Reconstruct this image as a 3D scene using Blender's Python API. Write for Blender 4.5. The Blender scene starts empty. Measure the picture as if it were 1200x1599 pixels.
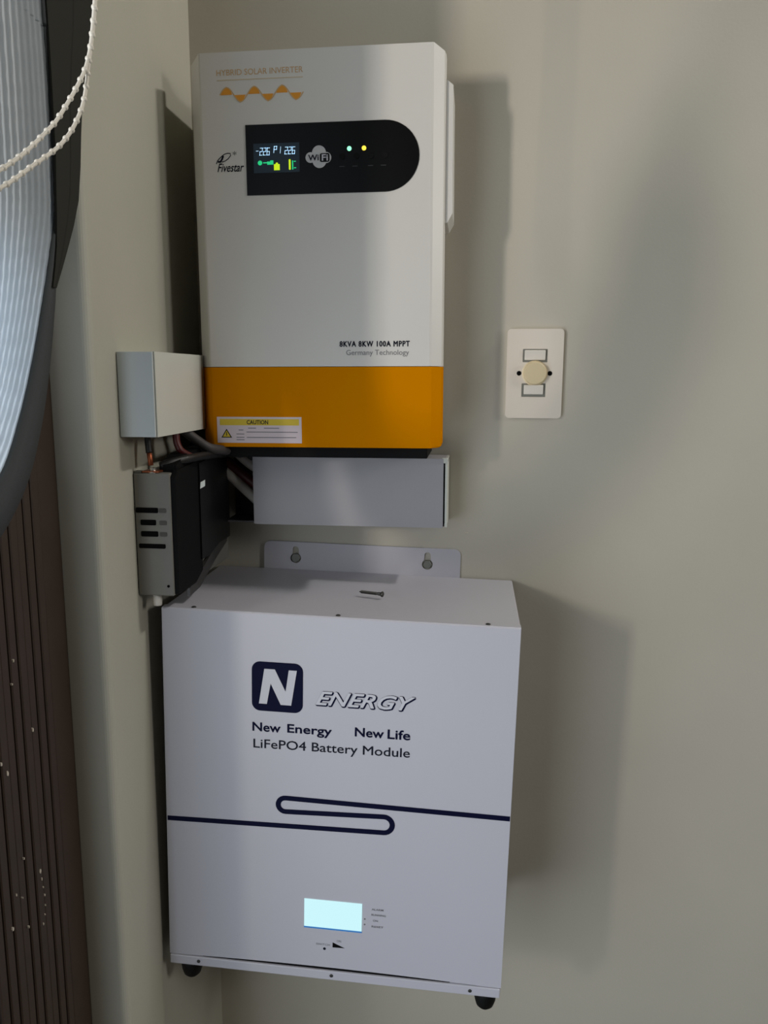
import bpy, bmesh, math, random
from mathutils import Vector, Matrix
random.seed(7)
S = bpy.context.scene
COL = S.collection

# ------------------------------------------------------------------ camera
cam_d = bpy.data.cameras.new('camera'); cam = bpy.data.objects.new('camera', cam_d); COL.objects.link(cam)
S.camera = cam
FPX, PITCH, YAW, ROLL = 1219.73, 0.1689, -0.1126, 0.0051
fwd = Vector((math.sin(YAW)*math.cos(PITCH), math.cos(YAW)*math.cos(PITCH), -math.sin(PITCH)))
rt = Vector((math.cos(YAW), -math.sin(YAW), 0)); up = rt.cross(fwd)
a = rt*math.cos(ROLL)+up*math.sin(ROLL); b = -rt*math.sin(ROLL)+up*math.cos(ROLL)
M = Matrix((a, b, -fwd)).transposed().to_4x4(); M.translation = Vector((0.3296, -1.0585, 1.4463))
cam.matrix_world = M
cam_d.sensor_fit = 'VERTICAL'; cam_d.sensor_height = 36.0; cam_d.lens = FPX/1599*36.0
cam_d.clip_start = 0.01

# ------------------------------------------------------------------ world, lights, exposure
W = bpy.data.worlds.new('daylight'); S.world = W; W.use_nodes = True
bg = W.node_tree.nodes['Background']; bg.inputs[0].default_value = (0.62, 0.78, 1.0, 1); bg.inputs[1].default_value = 0.5
def area(name, loc, target, sx, sy, power, col):
    L = bpy.data.lights.new(name, 'AREA'); L.shape = 'RECTANGLE'; L.size = sx; L.size_y = sy; L.energy = power; L.color = col
    o = bpy.data.objects.new(name, L); COL.objects.link(o); o.location = loc
    o.rotation_euler = (Vector(target)-Vector(loc)).to_track_quat('-Z', 'Y').to_euler(); return o
# low bright daylight slanting in through the open left doorway
area('doorway_daylight', (-1.14, -2.20, 1.75), (0.35, 0.0, 2.05), 0.12, 0.30, 4.1, (1.0, 0.92, 0.82)).data.spread = math.radians(75)
# soft sky light filling the same doorway
area('doorway_sky', (-0.75, -1.50, 1.02), (0.30, -0.5, 1.15), 1.7, 1.7, 24, (0.88, 0.94, 1.0))
# ceiling light to the right, close to the back wall, raking down across it
area('ceiling_light', (1.80, -0.15, 3.02), (-0.05, -0.20, 1.40), 0.30, 0.08, 17, (1.0, 0.965, 0.90))
# added fill from the right to lift the shaded fronts; no window there
area('side_fill', (4.42, -1.75, 2.45), (0.2, 0.0, 1.35), 0.9, 1.0, 50, (1.0, 0.985, 0.94))
S.view_settings.view_transform = 'Standard'; S.view_settings.look = 'None'
S.view_settings.gamma = 1.0; S.view_settings.use_curve_mapping = False
S.view_settings.exposure = 0.0

# ------------------------------------------------------------------ materials
def s2l(c): return tuple(((v/255)/12.92 if v/255 <= 0.04045 else ((v/255+0.055)/1.055)**2.4) for v in c)
def mat(name, rgb, rough=0.5, metal=0.0, var=0.0, vscale=8.0, bump=0.0, bscale=300.0, coat=0.0, spec=0.5, emit=None, es=1.0, lin=False, tl=0.0):
    m = bpy.data.materials.new(name); m.use_nodes = True; n = m.node_tree; P = n.nodes['Principled BSDF']
    c = rgb if lin else s2l(rgb)
    P.inputs['Base Color'].default_value = (*c, 1); P.inputs['Roughness'].default_value = rough
    P.inputs['Metallic'].default_value = metal; P.inputs['Specular IOR Level'].default_value = spec
    if coat: P.inputs['Coat Weight'].default_value = coat; P.inputs['Coat Roughness'].default_value = 0.08
    if emit:
        P.inputs['Emission Color'].default_value = (*s2l(emit), 1); P.inputs['Emission Strength'].default_value = es
    tc = n.nodes.new('ShaderNodeTexCoord')
    if var:
        t = n.nodes.new('ShaderNodeTexNoise'); t.inputs['Scale'].default_value = vscale; t.inputs['Detail'].default_value = 4
        r = n.nodes.new('ShaderNodeMapRange'); r.inputs[1].default_value = 0.3; r.inputs[2].default_value = 0.7
        r.inputs[3].default_value = 1-var; r.inputs[4].default_value = 1+var
        h = n.nodes.new('ShaderNodeHueSaturation'); h.inputs['Color'].default_value = (*c, 1)
        n.links.new(tc.outputs['Object'], t.inputs['Vector']); n.links.new(t.outputs['Fac'], r.inputs[0])
        n.links.new(r.outputs[0], h.inputs['Value']); n.links.new(h.outputs[0], P.inputs['Base Color'])
    if bump:
        t = n.nodes.new('ShaderNodeTexNoise'); t.inputs['Scale'].default_value = bscale; t.inputs['Detail'].default_value = 3
        bn = n.nodes.new('ShaderNodeBump'); bn.inputs['Strength'].default_value = bump; bn.inputs['Distance'].default_value = 0.001
        n.links.new(tc.outputs['Object'], t.inputs['Vector']); n.links.new(t.outputs['Fac'], bn.inputs['Height'])
        n.links.new(bn.outputs[0], P.inputs['Normal'])
    if tl:
        T = n.nodes.new('ShaderNodeBsdfTranslucent'); T.inputs[0].default_value = (*c, 1)
        X = n.nodes.new('ShaderNodeMixShader'); X.inputs[0].default_value = tl
        n.links.new(P.outputs[0], X.inputs[1]); n.links.new(T.outputs[0], X.inputs[2])
        n.links.new(X.outputs[0], n.nodes['Material Output'].inputs[0])
    return m
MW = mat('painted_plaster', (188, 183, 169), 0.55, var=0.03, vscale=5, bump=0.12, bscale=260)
MWL = mat('painted_plaster_dimmed', (176, 173, 159), 0.6, var=0.03, vscale=6, bump=0.12, bscale=260)  # same paint as the back wall, the side's dimmer light put into the colour
MCEIL = mat('ceiling_paint', (120, 118, 112), 0.8, var=0.02)
MFLOOR = mat('beige_floor_tile', (88, 78, 66), 0.4, var=0.08, vscale=3)
MDIFFUSER = mat('backlight_diffuser', (225, 236, 245), 0.6, tl=0.95)
MFAR = mat('darker_room_paint', (96, 92, 86), 0.7)
MBATT = mat('white_powder_coat', (186, 185, 193), 0.42, bump=0.05, bscale=900, var=0.01)
MINV = mat('white_gloss_enamel', (214, 211, 205), 0.36, var=0.01)
MORANGE = mat('orange_enamel', (208, 129, 0), 0.5, var=0.02, spec=0.0)
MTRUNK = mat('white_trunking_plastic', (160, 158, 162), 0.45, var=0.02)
MTRUNK2 = mat('white_trunking_plastic_pale', (204, 206, 197), 0.45, var=0.02)  # paler tone than the other trunking plastic
MDARK = mat('dark_trunking_inside', (96, 92, 96), 0.6)
MBLACK = mat('black_plastic', (20, 20, 21), 0.4, spec=0.3)
MBLACK2 = mat('matt_black_plastic', (12, 12, 13), 0.7, spec=0.15)
MRUB = mat('black_rubber', (10, 10, 10), 0.6, spec=0.2)
MGREY = mat('grey_cast_aluminium', (122, 120, 114), 0.55, metal=0.15, var=0.06, vscale=25)
MSLOT = mat('black_vent_opening', (8, 8, 9), 0.8, spec=0.1)
MSTEEL = mat('zinc_steel', (150, 150, 146), 0.35, metal=0.9, var=0.05, vscale=80)
MBOLT = mat('dull_bolt_head', (120, 122, 116), 0.5, metal=0.6)
MCOPPER = mat('copper_lug', (150, 84, 56), 0.4, metal=0.8)
MRED = mat('red_cable_sheath', (72, 9, 12), 0.45)
MCGREY = mat('grey_cable_sheath', (165, 158, 152), 0.5)
MCWHITE = mat('pale_cable_sheath', (200, 196, 188), 0.5)
MCBLACK = mat('black_cable_sheath', (14, 13, 13), 0.5)
MNAVY = mat('navy_print', (9, 12, 42), 0.6, spec=0.08)
MINK = mat('dark_print', (26, 28, 40), 0.6, spec=0.08)
MGINK = mat('grey_print', (110, 108, 112), 0.5)
MWHITE = mat('white_print', (196, 196, 203), 0.5)
MOPR = mat('orange_print', (226, 150, 30), 0.5)
MOPF = mat('faint_orange_print', (205, 168, 115), 0.5)
MYEL = mat('yellow_label_print', (214, 186, 20), 0.5)
MLBL = mat('label_paper', (215, 200, 205), 0.5)
MPANEL = mat('smoked_display_window', (8, 8, 9), 0.3, spec=0.2)
MLCDW = mat('lcd_digits', (200, 230, 255), emit=(185, 225, 255), es=0.85)
MLCDG = mat('lcd_green_symbol', (30, 190, 120), emit=(30, 190, 120), es=0.8)
MLCDY = mat('lcd_yellow_symbol', (190, 220, 20), emit=(185, 215, 20), es=0.9)
MLCDB = mat('lcd_backlight_film', (6, 20, 30), emit=(6, 24, 34), es=0.6)
MLEDG = mat('green_indicator', (170, 255, 210), emit=(150, 255, 205), es=1.0)
MLEDY = mat('amber_indicator', (255, 235, 90), emit=(250, 215, 60), es=1.0)
MSCR = mat('lit_screen', (40, 52, 56), emit=(206, 250, 255), es=0.93)
MSCRB = mat('screen_blue_edge', (10, 40, 70), emit=(30, 115, 190), es=0.8)
MSWP = mat('switch_plate_plastic', (222, 213, 200), 0.35)
MSWK = mat('cream_dimmer_knob', (212, 196, 160), 0.4)
MSWR = mat('white_rocker_plastic', (222, 216, 206), 0.35)
MBROWN = mat('brown_timber_slats', (54, 40, 31), 0.6, var=0.08, vscale=30)
MSPECK = mat('white_paint_fleck', (200, 190, 175), 0.7)
MBLIND = mat('white_woven_fabric', (212, 219, 224), 0.7, tl=0.6, bump=0.3, bscale=900)
MHEM = mat('dark_grey_hem', (58, 62, 64), 0.8, bump=0.3, bscale=900)
MCHAIN = mat('white_chain_plastic', (222, 216, 204), 0.4)

# ------------------------------------------------------------------ helpers
def link(name, bm, m, parent=None, smooth=False, recalc=True):
    if recalc: bmesh.ops.recalc_face_normals(bm, faces=bm.faces)
    me = bpy.data.meshes.new(name); bm.to_mesh(me); bm.free()
    if m: me.materials.append(m)
    if smooth:
        for p in me.polygons: p.use_smooth = True
    o = bpy.data.objects.new(name, me); COL.objects.link(o)
    if parent: o.parent = parent
    return o
def thing(name, label, cat, loc=(0, 0, 0), ry=0, group=None):
    o = bpy.data.objects.new(name, None); COL.objects.link(o); o.empty_display_size = 0.02
    o.location = loc; o.rotation_euler = (0, ry, 0); o['label'] = label; o['category'] = cat
    if group: o['group'] = group
    return o
def struct(o): o['kind'] = 'structure'; return o
def box(bm, x0, x1, y0, y1, z0, z1, bev=0.0, seg=2):
    t = bmesh.new()
    r = bmesh.ops.create_cube(t, size=1)
    for v in t.verts: v.co = Vector(((x0+x1)/2+v.co.x*(x1-x0), (y0+y1)/2+v.co.y*(y1-y0), (z0+z1)/2+v.co.z*(z1-z0)))
    if bev: bmesh.ops.bevel(t, geom=list(t.edges), offset=bev, segments=seg, profile=0.5, affect='EDGES')
    merge(bm, t)
def merge(bm, t):
    me = bpy.data.meshes.new('t'); t.to_mesh(me); t.free(); bm.from_mesh(me); bpy.data.meshes.remove(me)
def B(*a, **k):
    bm = bmesh.new(); box(bm, *a, **k); return bm
def prism(bm, pts, axis, a0, a1):
    """extrude a closed outline along an axis: pts are (x,z) for 'y', (x,y) for 'z', (y,z) for 'x'"""
    def P(p, h):
        return {'y': (p[0], h, p[1]), 'z': (p[0], p[1], h), 'x': (h, p[0], p[1])}[axis]
    A = [bm.verts.new(P(p, a0)) for p in pts]; C = [bm.verts.new(P(p, a1)) for p in pts]
    n = len(pts)
    bm.faces.new(A); bm.faces.new(C[::-1])
    for i in range(n): bm.faces.new((A[i], C[i], C[(i+1) % n], A[(i+1) % n]))
def rrect(x0, x1, z0, z1, r, n=6):
    if not isinstance(r, (list, tuple)): r = [r]*4      # BL BR TR TL
    out = []
    for (cx, cz, a0, rr) in ((x0+r[0], z0+r[0], 180, r[0]), (x1-r[1], z0+r[1], 270, r[1]), (x1-r[2], z1-r[2], 0, r[2]), (x0+r[3], z1-r[3], 90, r[3])):
        if rr == 0: out.append((cx, cz)); continue
        for i in range(n+1):
            t = math.radians(a0+90*i/n); out.append((cx+rr*math.cos(t), cz+rr*math.sin(t)))
    return out
def circ(cx, cz, r, n=20, a0=0): return [(cx+r*math.cos(2*math.pi*i/n+a0), cz+r*math.sin(2*math.pi*i/n+a0)) for i in range(n)]
def smooth_path(P, k=5):
    P = [Vector(p) for p in P]; out = []
    for i in range(len(P)-1):
        p0 = P[max(i-1, 0)]; p1 = P[i]; p2 = P[i+1]; p3 = P[min(i+2, len(P)-1)]
        for j in range(k):
            t = j/k
            out.append(0.5*((2*p1)+(-p0+p2)*t+(2*p0-5*p1+4*p2-p3)*t*t+(-p0+3*p1-3*p2+p3)*t**3))
    out.append(P[-1]); return out
def tube(bm, P, r, n=8, smoothk=5, caps=True):
    P = smooth_path(P, smoothk) if smoothk else [Vector(p) for p in P]
    rings = []; ref = None
    for i, p in enumerate(P):
        d = (P[min(i+1, len(P)-1)]-P[max(i-1, 0)]).normalized()
        if ref is None: ref = d.orthogonal().normalized()
        ref = (ref-d*ref.dot(d)).normalized(); s = d.cross(ref)
        rings.append([bm.verts.new(p+(ref*math.cos(2*math.pi*k/n)+s*math.sin(2*math.pi*k/n))*r) for k in range(n)])
    for A, C in zip(rings, rings[1:]):
        for k in range(n): bm.faces.new((A[k], A[(k+1) % n], C[(k+1) % n], C[k]))
    if caps: bm.faces.new(rings[0][::-1]); bm.faces.new(rings[-1])
def lathe(bm, prof, c, axis='z', n=20):
    """prof: (radius, height) pairs, spun about an axis through c"""
    rings = []
    for r, h in prof:
        ring = []
        for k in range(n):
            t = 2*math.pi*k/n; u, v = r*math.cos(t), r*math.sin(t)
            q = {'z': (u, v, h), '-y': (u, -h, v), 'x': (h, u, v)}[axis]
            ring.append(bm.verts.new(Vector(c)+Vector(q)))
        rings.append(ring)
    for A, C in zip(rings, rings[1:]):
        for k in range(n): bm.faces.new((A[k], A[(k+1) % n], C[(k+1) % n], C[k]))
    bm.faces.new(rings[0][::-1]); bm.faces.new(rings[-1])
def text_mesh(body, shear=0.0, bold=0.0, spacing=1.0, outline=0.0):
    c = bpy.data.curves.new('t', 'FONT'); c.body = body; c.size = 1; c.shear = shear; c.offset = bold; c.space_character = spacing
    c.resolution_u = 3
    if outline: c.fill_mode = 'NONE'; c.bevel_depth = outline; c.bevel_resolution = 0
    o = bpy.data.objects.new('t', c); COL.objects.link(o)
    me = bpy.data.meshes.new_from_object(o.evaluated_get(bpy.context.evaluated_depsgraph_get()))
    bpy.data.objects.remove(o); bpy.data.curves.remove(c); return me
class Face:
    """a front face: u right, v down (metres) from its top left; local z grows up from the thing's base"""
    def __init__(s, root, h, depth): s.root, s.h, s.d = root, h, depth
    def p(s, u, v, out=0.0): return (u, -s.d-out, s.h-v)
    def text(s, name, body, u0, u1, v0, v1, m, out=0.0003, slope=0.0, fat=0.0, **k):
        me = text_mesh(body, **k)
        X = [v.co.x for v in me.vertices]; Y = [v.co.y for v in me.vertices]
        x0, x1, y0, y1 = min(X), max(X), min(Y), max(Y)
        for v in me.vertices:
            u = u0+(v.co.x-x0)/(x1-x0)*(u1-u0); w = v1-(v.co.y-y0)/(y1-y0)*(v1-v0)+slope*(u-u0)
            z = v.co.z*0.02
            v.co = Vector(s.p(u, w, out+z*0.1))
        if fat:
            b2 = bmesh.new()
            for k in range(8):
                t = bmesh.new(); t.from_mesh(me); q = Vector((fat*math.cos(k*math.pi/4), -k*0.00001, fat*math.sin(k*math.pi/4)))
                bmesh.ops.translate(t, vec=q, verts=t.verts); merge(b2, t)
            b2.to_mesh(me); b2.free()
        me.name = name; me.materials.clear(); me.materials.append(m)
        o = bpy.data.objects.new(name, me); COL.objects.link(o); o.parent = s.root; return o
    def flat(s, name, pts, m, out=0.0003, thick=0.0003, parent=None):
        bm = bmesh.new(); prism(bm, [(u, s.h-v) for u, v in pts], 'y', -s.d-out, -s.d-out+thick)
        return link(name, bm, m, parent or s.root)
    def band(s, name, path, w, m, out=0.0003):
        bm = bmesh.new(); L = []; R = []
        n = len(path)
        for i in range(n):
            p = Vector(path[i]); d = (Vector(path[min(i+1, n-1)])-Vector(path[max(i-1, 0)])).normalized(); q = Vector((-d.y, d.x))*w/2
            L.append(bm.verts.new(s.p(*(p+q), out))); R.append(bm.verts.new(s.p(*(p-q), out)))
        for i in range(n-1): bm.faces.new((L[i], L[i+1], R[i+1], R[i]))
        return link(name, bm, m, s.root)

# ------------------------------------------------------------------ the room
XR, YF, ZC = 4.5, -6.0, 3.10
XL, YE = -0.046, -0.312          # left wall plane, outer corner of the doorway
XD = -0.090                      # plane of the brown slatted door panel
def wall_relief(x, z):
    """hand-trowelled plaster: shallow swells, a few millimetres"""
    h = 0.0
    for cx, cz, sx, sz, rot, A in RELIEF:
        dx, dz = x-cx, z-cz; c, s = math.cos(rot), math.sin(rot)
        u, w = dx*c+dz*s, -dx*s+dz*c
        h += A*math.exp(-(u/sx)**2-(w/sz)**2)
    return h
RELIEF = []
def back_wall():
    bm = bmesh.new(); nx, nz = 150, 130
    xs = [XL+(XR-XL)*(i/nx)**1.6 for i in range(nx+1)]; zs = [ZC*i/nz for i in range(nz+1)]
    V = [[bm.verts.new((x, -wall_relief(x, z) if x > 0.42 else 0.0, z)) for z in zs] for x in xs]
    for i in range(nx):
        for j in range(nz): bm.faces.new((V[i][j], V[i+1][j], V[i+1][j+1], V[i][j+1]))
    box(bm, XL-0.2, XR+0.1, 0.02, 0.14, 0, ZC)
    return link('wall_back', bm, MW, smooth=False, recalc=False)
o = struct(back_wall())
for p in o.data.polygons:
    p.use_smooth = len(o.data.polygons)-p.index > 6
wb = o
link('paint_chip', B(0.3222, 0.3262, -0.0006, 0.0002, 1.2378, 1.2390, bev=0.0003, seg=1), MSPECK, wb)
bm = bmesh.new()
prof = [(XL, 0.019), (XL, YE+0.009)]+[(XL-0.009+0.009*math.cos(t), YE+0.009-0.009*math.sin(t)) for t in [math.radians(15*i) for i in range(1, 7)]]+[(-0.24, YE), (-0.24, 0.019)]
prism(bm, prof, 'z', 0, ZC)
box(bm, -0.24, XL, -2.3, YE, 2.2, ZC); box(bm, -0.24, XL, YF, -2.3, 0, ZC)
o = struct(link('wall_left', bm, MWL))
struct(link('floor', B(-0.24, XR+0.1, YF-0.1, 0.019, -0.1, 0), MFLOOR))
struct(link('ceiling', B(-0.24, XR+0.1, YF-0.1, 0.019, ZC, ZC+0.1), MCEIL))
bm = bmesh.new()
for q in ((YF, 0.019, 0, ZC),): box(bm, XR, XR+0.1, q[0], q[1], q[2], q[3])
struct(link('wall_right', bm, MFAR))
bm = bmesh.new(); box(bm, -0.24, XR, YF-0.1, YF, 0, ZC)
struct(link('wall_front', bm, MFAR))

# slatted brown door panel in the doorway
d = bpy.data.objects.new('door_1', None); COL.objects.link(d); d.location = (XD, YE, 0); struct(d)
link('stile', B(-0.03, 0, -0.037, 0, 0, 2.2, bev=0.001, seg=1), MBROWN, d)
bm = bmesh.new(); box(bm, -0.03, -0.004, -0.163, -0.037, 0, 1.36); box(bm, -0.03, -0.004, -0.163, -0.037, 1.55, 2.2); box(bm, -0.03, -0.004, -0.078, -0.037, 1.36, 1.55)  # opening left for the added backlight pane
link('door_core', bm, MBROWN, d)
link('backlight_pane', B(-0.018, -0.014, -0.163, -0.078, 1.36, 1.55), MDIFFUSER, d)  # unseen pane, added to backlight the lower part of the blind
slat_me = None
for i in range(9):
    y1 = -0.0385-i*0.0132
    if slat_me is None:
        o = link('slat', B(-0.004, 0.0015, -0.0117, 0, 0, 2.2, bev=0.0012, seg=1), MBROWN, d); slat_me = o.data
    else:
        o = bpy.data.objects.new('slat', slat_me); COL.objects.link(o); o.parent = d
    o.location = (-0.0008*(i % 3), y1, 0)
    if y1 < -0.07:      # slats under and over the added backlight opening
        o.scale = (1, 1, 1.36/2.2)
        o2 = o.copy(); COL.objects.link(o2); o2.parent = d; o2.scale = (1, 1, 0.65/2.2); o2.location.z = 1.55
bm = bmesh.new()
FL = [(-.4155, 1.1876, .0026), (-.4202, 1.1664, .0018), (-.393, 1.1091, .0032), (-.4232, .9917, .002), (-.3983, .9613, .0036), (-.3968, .952, .0025), (-.3955, .942, .0018), (-.3939, .9321, .0022), (-.394, .921, .0018), (-.396, .912, .0018), (-.3998, .9043, .002), (-.4482, .9359, .0032), (-.4239, .9193, .002), (-.4393, .9647, .002), (-.4376, 1.0869, .004), (-.4455, 1.10, .003), (-.43, .955, .0015), (-.405, 1.34, .0014)]
for y, z, r in FL:
    r *= 0.72
    pts = [(y+0.003+r*random.uniform(.6, 1.1)*.55*math.cos(k*math.pi/4), z+r*random.uniform(.7, 1.1)*math.sin(k*math.pi/4)) for k in range(8)]
    t = bmesh.new(); prism(t, [(p[0]-YE, p[1]) for p in pts], 'x', 0.0005, 0.0024); merge(bm, t)
o = link('paint_flecks', bm, MSPECK, d); o['kind'] = 'stuff'; o['label'] = 'white dried paint flecks'

# ------------------------------------------------------------------ inverter
IH = 0.452
IX, IZ, IR = 0.0062, 1.8121, 0.0063
def base_loc(x, z, h, r):      # top-left (x,z) -> bottom-left of a face rolled by r
    return (x+h*math.sin(r), 0, z-h*math.cos(r))
inv = thing('solar_inverter', 'tall white wall-mounted solar inverter with black display window and orange lower band', 'inverter', base_loc(IX, IZ, IH, IR), -IR)
F = Face(inv, IH, 0.12)
# rear steel body
bm = bmesh.new(); box(bm, -0.006, 0.279, -0.096, -0.001, 0.006, IH-0.012, bev=0.003)
link('rear_body', bm, MINV, inv)
# front cover: shallow tray with chamfered long sides, split into a white and an orange length
def cover_prof(): return [(-0.0165, -0.090), (-0.0165, -0.097), (-0.0155, -0.1005), (0.0000, -0.1190), (0.0022, -0.12), (0.268, -0.12), (0.2705, -0.1192), (0.282, -0.111), (0.2838, -0.106), (0.2838, -0.094)]
bm = bmesh.new(); prism(bm, cover_prof(), 'z', IH-0.3525, IH)
# cut the top corners of the cover back like the folded sheet
for v in bm.verts:
    if v.co.z > IH-0.001:
        if v.co.x > 0.271: v.co.z -= 0.006*(v.co.x-0.2705)/0.0133+0.001
        if v.co.x < 0: v.co.z -= 0.004
        if v.co.y > -0.111: v.co.z -= 0.0015
link('front_cover', bm, MINV, inv)
bm = bmesh.new()
P = cover_prof(); n = len(P)
zz = [IH-0.3531, IH-0.444, IH-0.4475, IH-0.449, IH-0.4497]; ins = [0, 0, 0.0012, 0.0032, 0.0065]
rows = []
for z, i in zip(zz, ins):
    rows.append([bm.verts.new((max(x, -0.0165+i) if x < 0.1 else min(x, 0.2838-i), y, z)) for x, y in P])
for A_, C_ in zip(rows, rows[1:]):
    for k in range(n-1): bm.faces.new((A_[k], A_[k+1], C_[k+1], C_[k]))
    bm.faces.new((A_[n-1], A_[0], C_[0], C_[n-1]))
bm.faces.new(rows[0][::-1]); bm.faces.new(rows[-1])
o = link('lower_cover', bm, MORANGE, inv); o['label'] = 'orange lower band of the cover'
link('side_vent', (lambda t: (prism(t, [(0.279, IH-0.030), (0.2845, IH-0.0335), (0.2918, IH-0.0395), (0.2925, IH-0.178), (0.2868, IH-0.188), (0.279, IH-0.190)], 'y', -0.104, -0.035), t)[1])(bmesh.new()), MINV, inv)
o = link('terminal_box', B(0.014, 0.266, -0.112, -0.004, IH-0.463, IH-0.4485, bev=0.001), MBLACK2, inv); o['label'] = 'black terminal box under the cover'
# smoked window
R_ = 0.0385
pts = [(0.0535, 0.0788), (0.0535, 0.1558)]+[(0.2155+R_*1.02*math.sin(t), 0.1173+R_*math.cos(t)) for t in [math.pi*i/24 for i in range(25)]]
win = F.flat('display_window', pts, MPANEL, out=0.0010, thick=0.001); win['label'] = 'black window rounded at its right end'
F2 = Face(inv, IH, 0.1211)
F2.flat('lcd_panel', [(0.0625, 0.0995), (0.0625, 0.1315), (0.1165, 0.1315), (0.1165, 0.0995)], MLCDB, out=0.0001, thick=0.0001)
# seven segment digits
SEG = {'2': 'abged', '6': 'acdefg', 'P': 'abefg', '1': 'bc', '-': 'g'}
def digits(name, s, u, v, w, h, gap, m):
    bm = bmesh.new(); t = w*0.17
    for ch in s:
        Q = {'a': (0, w, 0, t), 'd': (0, w, h-t, h), 'g': (0, w, h/2-t/2, h/2+t/2), 'f': (0, t, 0, h/2), 'e': (0, t, h/2, h), 'b': (w-t, w, 0, h/2), 'c': (w-t, w, h/2, h)}
        for k in SEG[ch]:
            x0, x1, y0, y1 = Q[k]; sk = -0.0008
            c = [(x0, y0), (x0, y1), (x1, y1), (x1, y0)]
            prism(bm, [(u+x+sk*(yy/h), IH-(v+yy)) for x, yy in c], 'y', -0.1214, -0.1212)
        u += w+gap
    return link(name, bm, m, inv)
digits('lcd_digits', '-', 0.0660, 0.1048, 0.0030, 0.0055, 0.001, MLCDW)
digits('lcd_digits', '226', 0.0704, 0.1042, 0.0033, 0.0082, 0.0009, MLCDW)
digits('lcd_digits', 'P', 0.0870, 0.1028, 0.0036, 0.0074, 0.002, MLCDW)
digits('lcd_digits', '1', 0.0925, 0.1034, 0.0026, 0.0074, 0.002, MLCDW)
digits('lcd_digits', '226', 0.1000, 0.1040, 0.0034, 0.0080, 0.0009, MLCDW)
F2.flat('lcd_symbol', [(p[0], p[1]) for p in circ(0.0700, 0.1206, 0.0027, 10)], MLCDG, out=0.0003, thick=0.0002)
F2.flat('lcd_symbol', [(0.0738, 0.1200), (0.0738, 0.1212), (0.0785, 0.1212), (0.0785, 0.1200)], MLCDG, out=0.0003, thick=0.0002)
F2.flat('lcd_symbol', [(0.0785, 0.1192), (0.0785, 0.1228), (0.0858, 0.1228), (0.0858, 0.1182), (0.0825, 0.1182), (0.0815, 0.1195)], MLCDG, out=0.0003, thick=0.0002)
F2.flat('lcd_symbol', [(0.0864, 0.1225), (0.0864, 0.1290), (0.0932, 0.1290), (0.0932, 0.1225), (0.0915, 0.1225), (0.0908, 0.1208), (0.0890, 0.1208), (0.0880, 0.1225)], MLCDY, out=0.0003, thick=0.0002)
o = F2.flat('lcd_symbol', rrect(0.1040, 0.1062, 0.1175, 0.1290, 0.0009), MLCDY, out=0.0003, thick=0.0002)
F2.flat('lcd_symbol', [(0.1078, 0.1190), (0.1078, 0.1288), (0.1092, 0.1288), (0.1092, 0.1190)], MLCDG, out=0.0003, thick=0.0002)
F2.flat('lcd_symbol', [(0.1100, 0.1195), (0.1100, 0.1205), (0.1122, 0.1205), (0.1122, 0.1195)], MLCDG, out=0.0003, thick=0.0002)
F2.flat('lcd_symbol', [(0.1100, 0.1265), (0.1100, 0.1275), (0.1125, 0.1275), (0.1125, 0.1265)], MLCDG, out=0.0003, thick=0.0002)
# cloud badge with Wi Fi lettering
bm = bmesh.new()
for cx, cv, rx in ((0.1295, 0.1165, 0.0058), (0.1395, 0.1118, 0.0082), (0.1400, 0.1200, 0.0082), (0.1478, 0.1170, 0.0060)):
    t = bmesh.new(); prism(t, circ(cx, IH-cv, rx, 24), 'y', -0.12125-0.00002*len(bm.verts)*0.01, -0.1212); merge(bm, t)
o = link('cloud_badge', bm, mat('badge_white', (190, 190, 190), 0.5), inv)
F2.flat('badge_block', rrect(0.1405, 0.1518, 0.1122, 0.1218, 0.002), MPANEL, out=0.0004, thick=0.0002)
F2.text('badge_lettering', 'Wi', 0.1268, 0.1392, 0.1135, 0.1200, MINK, out=0.0005, bold=0.02)
F2.text('badge_lettering', 'Fi', 0.1428, 0.1500, 0.1135, 0.1205, MWHITE, out=0.0008, bold=0.02)
# indicator lamps and keys
for u, m in ((0.1747, MLEDG), (0.1917, MLEDY)):
    F2.flat('indicator_lamp', circ(u, 0.1082, 0.0026, 14), m, out=0.0006, thick=0.0006)
for u in (0.1665, 0.1828, 0.1997, 0.2159):
    F2.flat('push_button', circ(u, 0.1165, 0.0034, 16), MBLACK2, out=0.0008, thick=0.0008)
for u in (0.166, 0.181, 0.199, 0.214):
    F2.flat('button_caption', [(u-0.003, 0.1268), (u-0.003, 0.1276), (u+0.003, 0.1276), (u+0.003, 0.1268)], mat('caption_grey', (44, 44, 46), 0.5) if u < 0.17 else bpy.data.materials['caption_grey'], out=0.0002, thick=0.0001)
# prints on the white cover
F.text('printed_title', 'HYBRID SOLAR INVERTER', 0.0212, 0.1222, 0.0185, 0.0250, MOPF, slope=0.0)
F.flat('printed_rule', [(0.0215, 0.0292), (0.0215, 0.0303), (0.1220, 0.0303), (0.1220, 0.0292)], mat('very_faint_orange', (202, 188, 160), 0.5))
for i in range(6):
    u = 0.0255+i*0.0163; c = 0.0455
    if i % 2 == 0: pts = [(u, c), (u+0.0135, c), (u+0.0118, c-0.0045), (u+0.0068, c-0.0088), (u+0.0020, c-0.0045)]
    else: pts = [(u-0.0005, c+0.0005), (u+0.0023, c+0.0048), (u+0.0066, c+0.0088), (u+0.011, c+0.0048), (u+0.0130, c+0.0005)]
    F.flat('wave_mark', pts, MOPR)
F.band('wave_line', [(0.0255+0.0163*6*k/60-0.001, 0.0455-0.0078*math.sin(2*math.pi*k/20)) for k in range(61)], 0.0012, MOPF, out=0.00045)
F.text('maker_lettering', 'Fivestar', 0.0185, 0.0505, 0.1195, 0.1290, MINK, shear=0.35, bold=0.012)
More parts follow.
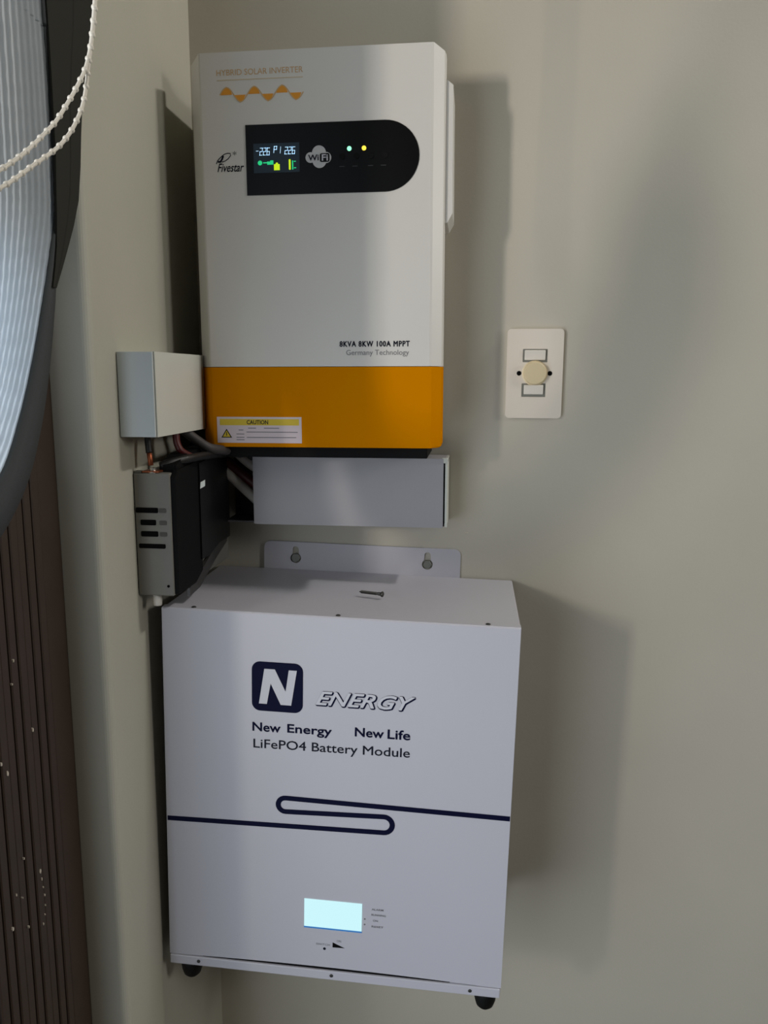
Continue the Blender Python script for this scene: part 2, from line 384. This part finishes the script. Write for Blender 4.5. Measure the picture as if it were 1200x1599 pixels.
F.band('swoosh_mark', [(0.0175, 0.1200), (0.0190, 0.1165), (0.0215, 0.1140), (0.0245, 0.1115), (0.0275, 0.1095), (0.0310, 0.1085), (0.0345, 0.1088), (0.0350, 0.1110), (0.0320, 0.1145), (0.0280, 0.1170), (0.0240, 0.1180)], 0.0010, MINK)
F.band('swoosh_mark', [(0.0195, 0.1175), (0.0225, 0.1178), (0.0245, 0.1150), (0.0262, 0.1112)], 0.0022, MINK, out=0.00045)
F.text('star_mark', '*', 0.0375, 0.0420, 0.1065, 0.1110, MINK)
F.text('rating_lettering', '8KVA 8KW 100A MPPT', 0.1612, 0.2446, 0.3232, 0.3294, MINK, fat=0.0003, spacing=1.15)
F.text('rating_lettering', 'Germany Technology', 0.1689, 0.2440, 0.3332, 0.3412, MGINK)
# caution label
lab = F.flat('caution_label', [(0.0068, 0.4130), (0.0068, 0.4448), (0.1130, 0.4448), (0.1130, 0.4130)], MLBL, out=0.0004)
lab['label'] = 'white and yellow caution sticker'
F.flat('label_band', [(0.0105, 0.4155), (0.0105, 0.4232), (0.1098, 0.4232), (0.1098, 0.4155)], MYEL, out=0.0006)
F.text('label_lettering', 'CAUTION', 0.0445, 0.0715, 0.4168, 0.4220, MINK, out=0.0008, bold=0.02)
F.flat('warning_triangle', [(0.0118, 0.4385), (0.0255, 0.4385), (0.0187, 0.4275)], MINK, out=0.0006)
F.flat('warning_triangle', [(0.0138, 0.4374), (0.0235, 0.4374), (0.0187, 0.4296)], MYEL, out=0.0008)
F.flat('warning_triangle', [(0.0182, 0.4315), (0.0182, 0.4360), (0.0192, 0.4360), (0.0192, 0.4315)], MINK, out=0.001)
for v, u0, u1 in ((0.4262, 0.046, 0.056), (0.4262, 0.066, 0.085), (0.4310, 0.044, 0.108), (0.4335, 0.031, 0.041), (0.4375, 0.031, 0.041), (0.4375, 0.044, 0.106), (0.4405, 0.031, 0.041), (0.4285, 0.034, 0.040)):
    F.flat('label_text_line', [(u0, v), (u0, v+0.0009), (u1, v+0.0009), (u1, v)], MGINK, out=0.0006)

# ------------------------------------------------------------------ battery
BW, BH, BD = 0.4136, 0.4643, 0.2163
BX, BZ, BR = -0.0256, 1.1825, -0.0197
bat = thing('battery_module', 'large white lithium battery cabinet with navy lettering and a lit screen', 'battery', base_loc(BX, BZ, BH, BR), -BR)
G = Face(bat, BH, BD)
bm = bmesh.new(); box(bm, 0, BW, -BD+0.0015, -0.0035, 0.004, BH, bev=0.0015)
link('case', bm, MBATT, bat)
# bent front panel with its slightly bowed lower edge
bm = bmesh.new(); N = 40
low = lambda u: BH-0.4512+0.0032*math.sin(math.pi*min(max((u-0.02)/(BW-0.04), 0), 1))**0.8
Fr = []
for i in range(N+1):
    u = BW*i/N
    Fr.append([bm.verts.new((u, y, z)) for y, z in ((-0.2050+0.0, BH+0.0009), (-BD+0.0012, BH+0.0009), (-BD-0.0002, BH-0.0005), (-BD-0.0002, low(u)), (-BD+0.0014, low(u)), (-BD+0.0014, BH-0.0002), (-0.2050, BH-0.0002))])
for A_, C_ in zip(Fr, Fr[1:]):
    for k in range(7): bm.faces.new((A_[k], A_[(k+1) % 7], C_[(k+1) % 7], C_[k]))
bm.faces.new(Fr[0]); bm.faces.new(Fr[-1][::-1])
link('front_panel', bm, MBATT, bat)
# the top screws sit on the folded flange
def screw(x, y, z, ax, r=0.0026, parent=bat, m=MSTEEL):
    bm = bmesh.new(); lathe(bm, [(r, -0.001), (r, 0.0006), (r*0.75, 0.0011), (r*0.3, 0.0011), (r*0.28, 0.0006)], (x, y, z), ax, 12)
    return link('panel_screw', bm, m, parent)
MSD = mat('dark_screw_head', (70, 70, 68), 0.5, metal=0.6)
for u in (0.0367, 0.2072, 0.3773): screw(u, -BD+0.006, BH+0.001, 'z', 0.0028, m=MSD)
# bottom tray lip
bm = bmesh.new(); box(bm, 0.0005, BW-0.0008, -BD-0.0016, -BD+0.004, 0, BH-0.4518, bev=0.0012)
box(bm, 0.0005, BW-0.0008, -BD, -0.004, 0, 0.0035)
link('bottom_tray', bm, MBATT, bat)
link('panel_gap', B(0.0425, 0.352, -BD+0.0010, -BD+0.0025, BH-0.4525, BH-0.446), MSLOT, bat)
for u in (0.0376, 0.2067, 0.3767): screw(u, -BD-0.0016, BH-0.4578, '-y', 0.0022, m=MSD)
for x in (0.0235, 0.3960):
    for y in (-BD+0.0145, -0.028):
        bm = bmesh.new(); lathe(bm, [(0.0142, 0.0005), (0.0142, -0.005), (0.0130, -0.014), (0.0108, -0.0215), (0.007, -0.0255)], (x, y, 0), 'z', 20)
        o = link('foot', bm, MRUB, bat, smooth=True); o['label'] = 'black rubber foot'
# rear mounting plate with two keyholes
def plate_mesh(outer, holes, y0, y1):
    c = bpy.data.curves.new('p', 'CURVE'); c.dimensions = '2D'; c.fill_mode = 'BOTH'; c.extrude = abs(y1-y0)/2
    for pts in [outer]+holes:
        s = c.splines.new('POLY'); s.points.add(len(pts)-1); s.use_cyclic_u = True
        for q, p in zip(s.points, pts): q.co = (p[0], p[1], 0, 1)
    o = bpy.data.objects.new('p', c); COL.objects.link(o)
    me = bpy.data.meshes.new_from_object(o.evaluated_get(bpy.context.evaluated_depsgraph_get()))
    bpy.data.objects.remove(o); bpy.data.curves.remove(c)
    for v in me.vertices: v.co = Vector((v.co.x, (y0+y1)/2-v.co.z, v.co.y))
    return me
def keyhole(u, v):      # v of the big circle's centre
    z = BH-v; r = 0.0075; rs = 0.0045; out = []
    a0 = math.asin(rs/r)
    for i in range(19):
        t = math.pi/2+a0+(2*math.pi-2*a0)*i/18; out.append((u+r*math.cos(t), z+r*math.sin(t)))
    for i in range(9):
        t = math.pi*i/8; out.append((u+rs*math.cos(t), z+0.0125+rs*math.sin(t)))
    return out
me = plate_mesh(rrect(0.0650, 0.3420, BH-0.06, BH+0.0392, [0, 0, 0.009, 0.009]), [keyhole(0.1105, -0.0160), keyhole(0.2965, -0.0165)], -0.0035, -0.0005)
me.materials.append(MBATT); o = bpy.data.objects.new('mounting_plate', me); COL.objects.link(o); o.parent = bat
for u in (0.1105, 0.2965):
    bm = bmesh.new(); lathe(bm, [(0.0062, -0.0036), (0.0062, 0.0001), (0.0055, 0.0009), (0.0001, 0.0009)], (u, -0.0040, BH+0.0165), '-y', 6 if u > 0.2 else 16)
    link('mounting_bolt', bm, MBOLT, bat)
# printed front
logo = G.flat('logo_badge', rrect(0.1075, 0.1682, 0.0575, 0.1180, 0.010, n=8), MNAVY, out=0.0006); logo['label'] = 'navy rounded square badge'
G.flat('logo_letter', [(0.1160, 0.1090), (0.1255, 0.1090), (0.1300, 0.0835), (0.1420, 0.1090), (0.1545, 0.1090), (0.1610, 0.0660), (0.1515, 0.0660), (0.1478, 0.0925), (0.1350, 0.0660), (0.1225, 0.0660)], MWHITE, out=0.0009)
G.text('energy_lettering', 'ENERGY', 0.1845, 0.2990, 0.0898, 0.1062, MNAVY, shear=0.38, fat=0.0015, slope=-0.003, out=0.0005)
G.text('energy_lettering', 'ENERGY', 0.1838, 0.2982, 0.0891, 0.1055, MWHITE, shear=0.38, fat=0.0004, slope=-0.003, out=0.0008)
G.text('slogan_lettering', 'New', 0.1083, 0.1415, 0.1330, 0.1437, MNAVY, fat=0.00035, out=0.0005)
G.text('slogan_lettering', 'Energy', 0.1502, 0.2025, 0.1325, 0.1460, MNAVY, fat=0.00035, out=0.0005)
G.text('slogan_lettering', 'New', 0.2303, 0.2635, 0.1305, 0.1412, MNAVY, fat=0.00035, out=0.0005)
G.text('slogan_lettering', 'Life', 0.2685, 0.2942, 0.1300, 0.1412, MNAVY, fat=0.00035, out=0.0005)
G.text('model_lettering', 'LiFePO4 Battery Module', 0.1092, 0.2946, 0.1538, 0.1685, MINK, fat=0.00012, out=0.0005, slope=-0.012)
path = [(0.0012, 0.2655), (0.2665, 0.2603)]+[(0.2665+0.0102*math.sin(t), 0.2501+0.0102*math.cos(t)) for t in [math.pi*i/12 for i in range(1, 12)]]
path += [(0.2665, 0.2399), (0.1480, 0.2440)]+[(0.1480-0.0088*math.sin(t), 0.2352+0.0088*math.cos(t)) for t in [math.pi*i/12 for i in range(1, 12)]]+[(0.1480, 0.2264), (BW-0.0006, 0.2290)]
o = G.band('printed_line', path, 0.0062, MNAVY, out=0.0005)
scr = G.flat('screen', [(0.1720, 0.3565), (0.1720, 0.3935), (0.2430, 0.3935), (0.2430, 0.3565)], MSCR, out=0.0008, thick=0.0008); scr['label'] = 'lit pale blue screen'
G.flat('screen_edge', [(0.1717, 0.3935), (0.1717, 0.3955), (0.2432, 0.3955), (0.2432, 0.3935)], MSCRB, out=0.0008, thick=0.0008)
for v, u0, u1, s in ((0.3612, 0.2545, 0.2690, 'ALARM'), (0.3685, 0.2545, 0.2720, 'RUNNING'), (0.3762, 0.2565, 0.2625, 'ON'), (0.3842, 0.2550, 0.2695, 'RESET')):
    G.text('caption_lettering', s, u0, u1, v, v+0.0026, MGINK, out=0.0004, bold=0.02)
for v in (0.3765, 0.3838): G.flat('tick_mark', circ(0.2465, v, 0.0011, 8), MGINK, out=0.0004)
G.text('caption_lettering', 'SWITCH', 0.1870, 0.2040, 0.4155, 0.4180, MGINK, out=0.0004)
G.flat('indicator_hole', circ(0.1975, 0.4225, 0.0018, 10), MINK, out=0.0004)
G.flat('wedge_mark', [(0.2075, 0.4128), (0.2075, 0.4195), (0.2225, 0.4190)], MSLOT, out=0.0004)
G.text('caption_lettering', 'ON', 0.2125, 0.2180, 0.4088, 0.4118, MGINK, out=0.0004)

# ------------------------------------------------------------------ loose screw on the battery
scw = thing('loose_screw', 'small loose zinc screw lying on top of the white battery cabinet', 'screw', (0.209, -0.128, BZ-0.0017))
cr, sr = math.cos(BR), math.sin(BR)
scw.rotation_euler = (0, -BR, math.radians(-13))
bm = bmesh.new(); prof = [(0.0004, -0.016), (0.0016, -0.0135)]
for i in range(14): prof += [(0.0023, -0.013+i*0.0015), (0.0016, -0.01225+i*0.0015)]
prof += [(0.0021, 0.010), (0.0021, 0.0128)]
lathe(bm, prof, (0, 0, 0.0036), 'x', 10); link('shank', bm, MSD, scw)
bm = bmesh.new(); lathe(bm, [(0.0021, 0.0120), (0.0036, 0.0138), (0.0036, 0.0152), (0.002, 0.0162), (0.0003, 0.0162)], (0, 0, 0.0036), 'x', 12); link('screw_head', bm, MSD, scw)

# ------------------------------------------------------------------ trunking under the inverter
tr = thing('cable_trunking', 'long white cable trunking on the wall directly under the inverter, its left end open', 'trunking', (0.0, 0, 1.2550))
tr.rotation_euler = (0, -0.004, 0)
bm = bmesh.new()      # open tray: back, floor and roof walls
box(bm, 0.000, 0.2990, -0.003, -0.0008, 0, 0.0870)
box(bm, 0.000, 0.2990, -0.052, -0.003, 0, 0.002); box(bm, 0.040, 0.2990, -0.055, -0.003, 0.085, 0.087)
o = link('tray', bm, MDARK, tr); o['label'] = 'dark open tray seen past the lid'
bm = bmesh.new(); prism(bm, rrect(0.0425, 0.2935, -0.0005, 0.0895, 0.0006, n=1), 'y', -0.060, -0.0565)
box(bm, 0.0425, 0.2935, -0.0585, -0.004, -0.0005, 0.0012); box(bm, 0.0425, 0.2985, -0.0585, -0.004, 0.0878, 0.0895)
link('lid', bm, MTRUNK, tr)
bm = bmesh.new(); box(bm, 0.2955, 0.2990, -0.0585, -0.0008, 0.0, 0.0895, bev=0.0008)
box(bm, 0.2915, 0.2990, -0.0598, -0.0575, 0.0838, 0.0905, bev=0.0006)
link('end_cap', bm, MTRUNK2, tr)
link('end_gap', B(0.2932, 0.2957, -0.0583, -0.0560, 0.006, 0.0838), MSLOT, tr)

# ------------------------------------------------------------------ trunking on the left wall
tb = thing('corner_trunking', 'short white box trunking on the side wall left of the orange band', 'trunking', (XL, 0, 1.3835))
bm = bmesh.new(); box(bm, 0.0008, 0.0400, -0.2585, -0.2560, 0, 0.0895, bev=0.0006)
o = link('end_cap', bm, mat('bluish_white_plastic', (196, 203, 204), 0.45), tb); o['label'] = 'bluish white end face'
bm = bmesh.new(); prism(bm, [(-0.2552, 0.0), (-0.2552, 0.0898), (-0.0030, 0.0905), (-0.0030, 0.0)], 'x', 0.0385, 0.0412)
box(bm, 0.001, 0.0385, -0.2552, -0.0030, 0.0880, 0.0897); box(bm, 0.001, 0.0385, -0.2552, -0.12, 0.0, 0.0015)
link('lid', bm, MTRUNK2, tb)
link('tray', B(0.0008, 0.003, -0.255, -0.003, 0.0015, 0.088), MDARK, tb)

# ------------------------------------------------------------------ charge controller on the left wall
cc = thing('isolator_unit', 'grey and black slotted isolator housing on the side wall above the battery', 'isolator', (XL, 0, 1.2015))
bm = bmesh.new(); box(bm, 0.0008, 0.0425, -0.2320, -0.0300, 0, 0.1400, bev=0.0012)
o = link('grey_housing', bm, MGREY, cc); o['label'] = 'grey metal housing with vent slots'
for z, x0, x1, t in ((0.0955, 0.000, 0.026, 0.006), (0.0815, 0.005, 0.023, 0.0062), (0.0685, 0.005, 0.025, 0.0062), (0.0550, 0.002, 0.033, 0.0052)):
    bm = bmesh.new(); prism(bm, rrect(x0+0.002, x1+0.002, z, z+t, 0.0012, n=2), 'y', -0.2326, -0.2316)
    link('vent_slot', bm, MSLOT, cc)
for z in (0.0955, 0.0815, 0.0685):
    bm = bmesh.new(); prism(bm, rrect(0.0290, 0.0375, z+0.0005, z+0.0055, 0.0012, n=2), 'y', -0.2326, -0.2316)
    link('vent_slot', bm, mat('shallow_slot_grey', (84, 82, 78), 0.7) if z == 0.0955 else bpy.data.materials['shallow_slot_grey'], cc)
bm = bmesh.new(); lathe(bm, [(0.0016, 0), (0.0016, 0.0006)], (0.0365, -0.2320, 0.0115), '-y', 10); link('housing_screw', bm, MSLOT, cc)
bm = bmesh.new(); prism(bm, [(-0.2290, 0.0015), (-0.2290, 0.1360), (-0.2200, 0.1430), (-0.1500, 0.1470), (-0.1500, 0.0115), (-0.1750, 0.0015)], 'x', 0.0425, 0.0480)
o = link('black_cover', bm, MBLACK2, cc)
bm = bmesh.new(); prism(bm, [(-0.1560, 0.0260), (-0.1560, 0.1440), (-0.0450, 0.1500), (-0.0450, 0.0330), (-0.0900, 0.0330), (-0.1300, 0.0250)], 'x', 0.0425, 0.0500)
link('front_cover', bm, MBLACK, cc)
bm = bmesh.new(); prism(bm, [(-0.1950, 0.0000), (-0.1700, 0.0060), (-0.1000, 0.0300), (-0.0500, 0.0380), (-0.0500, 0.0270), (-0.0950, 0.0150), (-0.1600, -0.0080), (-0.1950, -0.0100)], 'x', 0.0440, 0.0475)
o = link('lower_flap', bm, mat('smoky_grey_plastic', (52, 51, 50), 0.35), cc); o['label'] = 'dark grey flap under the black cover'
bm = bmesh.new(); prism(bm, [(-0.2180, 0.1400), (-0.2180, 0.1480), (-0.1900, 0.1580), (-0.0600, 0.1640), (-0.0450, 0.1500), (-0.0450, 0.1400)], 'x', 0.0260, 0.0455)
link('terminal_shroud', bm, MBLACK2, cc)
bm = bmesh.new(); prism(bm, [(-0.1560, 0.1130), (-0.1540, 0.1205), (-0.1380, 0.1215), (-0.1390, 0.1140)], 'x', 0.0500, 0.0503)
link('white_sticker', bm, mat('white_sticker', (225, 235, 235), 0.4), cc)
bm = bmesh.new(); lathe(bm, [(0.0045, -0.0135), (0.0050, -0.012), (0.0050, 0.0)], (0.0195, -0.2240, 0.0), 'z', 14)
o = link('cable_gland', bm, MSWR, cc, smooth=True); o['label'] = 'white plastic cable gland'
bm = bmesh.new(); lathe(bm, [(0.0055, 0.0), (0.0055, 0.002), (0.0036, 0.0022), (0.0036, 0.006), (0.0010, 0.0066)], (0.0215, -0.2250, 0.1395), 'z', 12)
o = link('terminal_bolt', bm, mat('bright_bolt', (205, 200, 190), 0.25, metal=0.9), cc); o['label'] = 'shiny terminal bolt'
bm = bmesh.new(); box(bm, 0.010, 0.030, -0.2300, -0.2150, 0.1405, 0.1425, bev=0.0006); link('terminal_tab', bm, MCOPPER, cc)
bm = bmesh.new(); box(bm, 0.001, 0.009, -0.2305, -0.222, 0.1400, 0.1425, bev=0.001); link('housing_lug', bm, MGREY, cc)

# ------------------------------------------------------------------ cables
def cable(name, label, pts, r, m, tip=None):
    t = thing(name, label, 'cable', pts[0], group='power cables around the isolator and trunking'); o = Vector(pts[0])
    bm = bmesh.new(); tube(bm, [Vector(p)-o for p in pts], r, 10); link('sheath', bm, m, t, smooth=True)
    if tip:
        bm = bmesh.new(); tube(bm, [Vector(p)-o for p in tip], r*0.8, 8, smoothk=0); link('copper_end', bm, MCOPPER, t, smooth=True)
    return t
cable('power_cable', 'black cable dropping from the corner trunking to the copper terminal', [(-0.030, -0.224, 1.3830), (-0.0285, -0.226, 1.374), (-0.0270, -0.228, 1.364)], 0.0038, MCBLACK, tip=[(-0.0270, -0.228, 1.364), (-0.0255, -0.2285, 1.350)])
cable('power_cable', 'dark red cable under the corner trunking, above the black isolator housing', [(-0.012, -0.185, 1.384), (-0.011, -0.186, 1.372), (-0.006, -0.184, 1.362), (0.004, -0.165, 1.353), (0.012, -0.120, 1.356)], 0.0042, MRED)
cable('power_cable', 'thick grey-black cable slanting down under the lower left corner of the inverter', [(-0.016, -0.150, 1.384), (-0.002, -0.145, 1.372), (0.012, -0.138, 1.362), (0.026, -0.105, 1.356), (0.032, -0.080, 1.350)], 0.0060, mat('dark_grey_sheath', (58, 54, 54), 0.6))
cable('power_cable', 'black cable looping over the top of the isolator housing', [(-0.020, -0.215, 1.3475), (-0.008, -0.205, 1.3520), (0.006, -0.180, 1.3545), (0.012, -0.120, 1.3530), (0.012, -0.085, 1.3500)], 0.0050, MCBLACK)
cable('power_cable', 'upper grey cable entering the open end of the trunking, above the red one', [(0.006, -0.050, 1.362), (0.016, -0.046, 1.350), (0.032, -0.040, 1.334), (0.060, -0.034, 1.314)], 0.0072, MCGREY)
cable('power_cable', 'red cable between two pale cables in the open trunking end', [(-0.004, -0.046, 1.341), (0.010, -0.043, 1.330), (0.030, -0.038, 1.312), (0.056, -0.032, 1.292)], 0.0068, MRED)
cable('power_cable', 'lower pale cable entering the open end of the trunking, below the red one', [(-0.006, -0.046, 1.328), (0.008, -0.043, 1.316), (0.026, -0.038, 1.297), (0.050, -0.032, 1.273)], 0.0072, MCWHITE)
cable('power_cable', 'thin black cable curling under the inverter beside the grey cable', [(0.022, -0.060, 1.362), (0.030, -0.058, 1.352), (0.040, -0.052, 1.342), (0.058, -0.046, 1.336)], 0.0036, MCBLACK)

# ------------------------------------------------------------------ light switch
sw = thing('light_switch', 'white double rocker light switch plate with a round cream dimmer knob', 'switch', (0.3714, 0, 1.5110-0.1150))
SH = 0.1150; K = Face(sw, SH, 0.0065)
pl = plate_mesh(rrect(0.0, 0.0725, 0.0, SH, 0.0050), [rrect(0.0205, 0.0523, SH-0.0425, SH-0.0255, 0.0006, 1), rrect(0.0203, 0.0512, SH-0.0875, SH-0.0695, 0.0006, 1)], -0.0065, -0.0045)
pl.materials.append(MSWP); o = bpy.data.objects.new('face_plate', pl); COL.objects.link(o); o.parent = sw
bm = bmesh.new(); prism(bm, rrect(0.0006, 0.0719, 0.0006, SH-0.0006, 0.0050), 'y', -0.0050, -0.0004)
link('plate_rim', bm, MSWP, sw)
for u0, v0, w, h in ((0.0228, 0.0270, 0.0268, 0.0128), (0.0232, 0.0716, 0.0250, 0.0124)):
    link('rocker_well', B(u0-0.0028, u0+w+0.0035, -0.0056, -0.0050, SH-v0-h-0.0030, SH-v0+0.0018), mat('well_grey', (120, 120, 112), 0.6) if v0 < 0.05 else bpy.data.materials['well_grey'], sw)
    bm = bmesh.new(); box(bm, u0, u0+w, -0.0098, -0.0052, SH-v0-h, SH-v0, bev=0.0010)
    for v in bm.verts:
        if v.co.y < -0.008 and v.co.z < SH-v0-h/2: v.co.y += 0.0016
    link('rocker', bm, MSWR, sw)
bm = bmesh.new(); lathe(bm, [(0.0165, 0.0), (0.0165, 0.0012), (0.0150, 0.0018), (0.0146, 0.0085), (0.0136, 0.0096), (0.0001, 0.0097)], (0.0366, -0.0064, SH-0.0566), '-y', 28)
o = link('dimmer_knob', bm, MSWK, sw); o['label'] = 'round cream knob'
for u in (0.0163, 0.0560):
    bm = bmesh.new(); lathe(bm, [(0.0031, 0.0), (0.0031, 0.0003), (0.0026, 0.0003)], (u, -0.0065, SH-0.0567), '-y', 14)
    link('screw_hole', bm, MSLOT, sw)

# ------------------------------------------------------------------ blind panel and its bead chain
bl = thing('fabric_blind', 'white ribbed fabric blind with a dark grey hem, swept aside in the doorway', 'blind', (-0.05, -0.36, 1.24))
E0 = [(-.362, 2.2), (-.3610, 1.95), (-.3603, 1.7661), (-.3588, 1.7416), (-.3580, 1.6898), (-.3580, 1.653), (-.3591, 1.6096), (-.3619, 1.5872), (-.3738, 1.5523), (-.3894, 1.5122), (-.411, 1.4619), (-.4366, 1.4137), (-.4696, 1.3689), (-.520, 1.338), (-.600, 1.345), (-.690, 1.415), (-.770, 1.500), (-.825, 1.600), (-.830, 1.690), (-.805, 1.745)]
E1 = [(-.520, 2.2), (-.520, 1.95), (-.5200, 1.78), (-.5200, 1.74), (-.5200, 1.69), (-.5200, 1.65), (-.5200, 1.61), (-.5200, 1.58), (-.5200, 1.55), (-.5205, 1.52), (-.522, 1.50), (-.527, 1.483), (-.537, 1.468), (-.560, 1.457), (-.600, 1.456), (-.645, 1.478), (-.692, 1.53), (-.727, 1.610), (-.745, 1.700), (-.790, 1.747)]  # the unseen fold at the end is shaped to cast the curved wall shadow
HM = [0.0, 0.0, 0.0, 0.0005, 0.001, 0.002, 0.004, 0.006, 0.008, 0.014, 0.021, 0.027, 0.030, 0.030, 0.028, 0.025, 0.022, 0.018, 0.014, 0.008]
e0 = smooth_path([(0, y, z) for y, z in E0], 7); e1 = smooth_path([(0, y, z) for y, z in E1], 7)
hm = [p.x for p in smooth_path([(h, 0, i) for i, h in enumerate(HM)], 7)]
bm = bmesh.new(); NS = 200; O = Vector((-0.05, -0.36, 1.24)); rows = []
for i, (p0, p1) in enumerate(zip(e0, e1)):
    row = []
    for k in range(NS+1):
        f = k/NS; q = p0.lerp(p1, f); d = f*0.20
        x = 0.0026*(0.5+0.5*math.cos(d/0.0116*2*math.pi))**5*(1+0.15*math.sin(i*1.9+k))+0.0015*math.sin(d*22+i*0.05)*min(d/0.03, 1)
        row.append(bm.verts.new(Vector((-0.05+x, q.y, q.z))-O))
    rows.append(row)
for A_, C_ in zip(rows, rows[1:]):
    for k in range(NS): bm.faces.new((A_[k], A_[k+1], C_[k+1], C_[k]))
link('ribbed_fabric', bm, MBLIND, bl, smooth=True, recalc=False)
bm = bmesh.new(); V = []
for i, p in enumerate(e0):
    t = (e0[min(i+1, len(e0)-1)]-e0[max(i-1, 0)]).normalized(); nrm = Vector((0, -t.z, t.y))    # outward, away from the fabric
    h = p+nrm*(hm[i]+0.0015); g = p-nrm*0.001
    V.append([bm.verts.new(Vector(q)-O) for q in ((-0.0525, g.y, g.z), (-0.0450, g.y, g.z), (-0.0460, h.y, h.z), (-0.0515, h.y, h.z))])
for A_, C_ in zip(V, V[1:]):
    for k in range(4): bm.faces.new((A_[k], A_[(k+1) % 4], C_[(k+1) % 4], C_[k]))
bm.faces.new(V[0]); bm.faces.new(V[-1][::-1])
o = link('hem', bm, MHEM, bl, smooth=True); o['label'] = 'dark grey hem'
bm = bmesh.new(); P = [(-0.05, -.795, 1.735), (-0.05, -.815, 1.775), (-0.05, -.86, 1.85), (-0.05, -1.06, 2.198)]
tube(bm, [Vector(p)-O for p in P], 0.006, 8); link('shadow_strap', bm, MHEM, bl)  # unseen strap, added to cast the thin end of that shadow
bm = bmesh.new()  # dark strip put in for the shade over the reveal and wall edge
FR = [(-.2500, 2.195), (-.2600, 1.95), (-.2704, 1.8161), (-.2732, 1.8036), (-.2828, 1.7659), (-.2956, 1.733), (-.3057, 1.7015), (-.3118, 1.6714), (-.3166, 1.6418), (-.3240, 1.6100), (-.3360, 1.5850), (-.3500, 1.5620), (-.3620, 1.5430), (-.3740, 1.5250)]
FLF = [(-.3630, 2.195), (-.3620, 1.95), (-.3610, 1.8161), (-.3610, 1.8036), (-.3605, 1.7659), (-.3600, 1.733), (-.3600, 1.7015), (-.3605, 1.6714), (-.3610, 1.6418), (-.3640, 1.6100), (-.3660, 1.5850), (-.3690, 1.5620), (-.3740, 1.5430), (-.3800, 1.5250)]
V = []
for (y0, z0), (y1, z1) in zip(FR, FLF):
    ym = y0+(y1-y0)*0.42      # a shallow groove runs down the shade strip
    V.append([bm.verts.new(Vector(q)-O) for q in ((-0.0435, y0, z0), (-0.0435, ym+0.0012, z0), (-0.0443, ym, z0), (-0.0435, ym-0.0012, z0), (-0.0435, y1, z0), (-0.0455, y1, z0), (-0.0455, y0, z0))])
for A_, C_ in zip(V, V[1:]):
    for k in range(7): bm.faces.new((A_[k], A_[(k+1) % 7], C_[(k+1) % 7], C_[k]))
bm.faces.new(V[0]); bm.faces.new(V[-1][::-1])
o = link('shade_strip', bm, mat('reveal_shade_black', (50, 50, 46), 0.9, spec=0.1), bl); o['label'] = 'dark strip standing in for the shade on the reveal'
link('gap_light_block', B(-0.038, -0.001, -0.166, -0.156, 0.34, 0.955), MHEM, bl)  # unseen batten, added to keep sky light out of the gap behind the fabric
link('head_rail', B(-0.025, 0.02, -0.95, 0.005, 0.955, 0.985, bev=0.003), MCHAIN, bl)

A1 = [(.069, -.498, 2.18), (.068, -.500, 1.9), (.068, -.5, 1.724), (.0662, -.5012, 1.6998), (.0647, -.503, 1.6831), (.0632, -.5054, 1.6682), (.0613, -.5096, 1.6546), (.0589, -.5162, 1.6423), (.0559, -.5252, 1.6285), (.0526, -.5366, 1.6132), (.0505, -.545, 1.6045), (.0473, -.56, 1.5907), (.0452, -.572, 1.5811), (.0429, -.59, 1.5691), (.0413, -.614, 1.5563), (.0417, -.638, 1.5473), (0.030, -0.68, 1.545)]
B1 = [(0.030, -0.68, 1.545), (.0414, -.638, 1.544), (.0406, -.614, 1.5482), (.042, -.59, 1.5589), (.0436, -.5768, 1.5668), (.0469, -.557, 1.5807), (.0505, -.5402, 1.5928), (.0531, -.53, 1.602), (.0559, -.521, 1.6134), (.0587, -.5132, 1.6279), (.0604, -.5096, 1.6404), (.0619, -.5072, 1.6554), (.0633, -.5048, 1.6684), (.0649, -.5024, 1.6834), (.0664, -.5006, 1.7001), (.0681, -.4994, 1.7243), (.072, -.499, 1.9), (.075, -.498, 2.18)]
ch = thing('blind_chain', 'white beaded pull chain looping in front of the fabric blind', 'chain', (0.042, -0.66, 1.545))
oc = Vector((0.042, -0.66, 1.545))
P = smooth_path(A1[:-1]+B1, 8)
bm = bmesh.new(); tube(bm, [p-oc for p in P], 0.0013, 8, smoothk=0); link('cord', bm, MCHAIN, ch, smooth=True)
bm = bmesh.new(); bmesh.ops.create_icosphere(bm, subdivisions=2, radius=0.0021)
first = None; acc = 0; last = P[0]; step = 0.0088; nxt = 0.38
for p in P[1:]:
    seg = (p-last).length
    while acc+seg >= nxt:
        t = (nxt-acc)/seg if seg else 0; q = last+(p-last)*t
        if q.z < 1.78:
            if first is None: first = link('bead', bm, MCHAIN, ch, smooth=True); o = first
            else: o = first.copy(); COL.objects.link(o); o.parent = ch
            o.location = q-oc
        nxt += step
    acc += seg; last = p
bm = bmesh.new(); box(bm, 0.060, 0.083, -0.51, -0.486, 2.165, 2.22, bev=0.003)
o = link('chain_bracket', bm, MCHAIN); o.parent = ch; o.location = (-0.042, 0.66, -1.545)

# printed and lit details belong to the window or the sticker that carries them
for o in list(inv.children):
    n = o.name.split('.')[0]
    if n in ('lcd_panel', 'lcd_digits', 'lcd_symbol', 'cloud_badge', 'badge_block', 'badge_lettering', 'indicator_lamp', 'push_button', 'button_caption'): o.parent = win
    elif n in ('label_band', 'label_lettering', 'warning_triangle', 'label_text_line'): o.parent = lab
for o in list(bat.children):
    n = o.name.split('.')[0]
    if n == 'logo_letter': o.parent = logo
    elif n == 'screen_edge': o.parent = scr
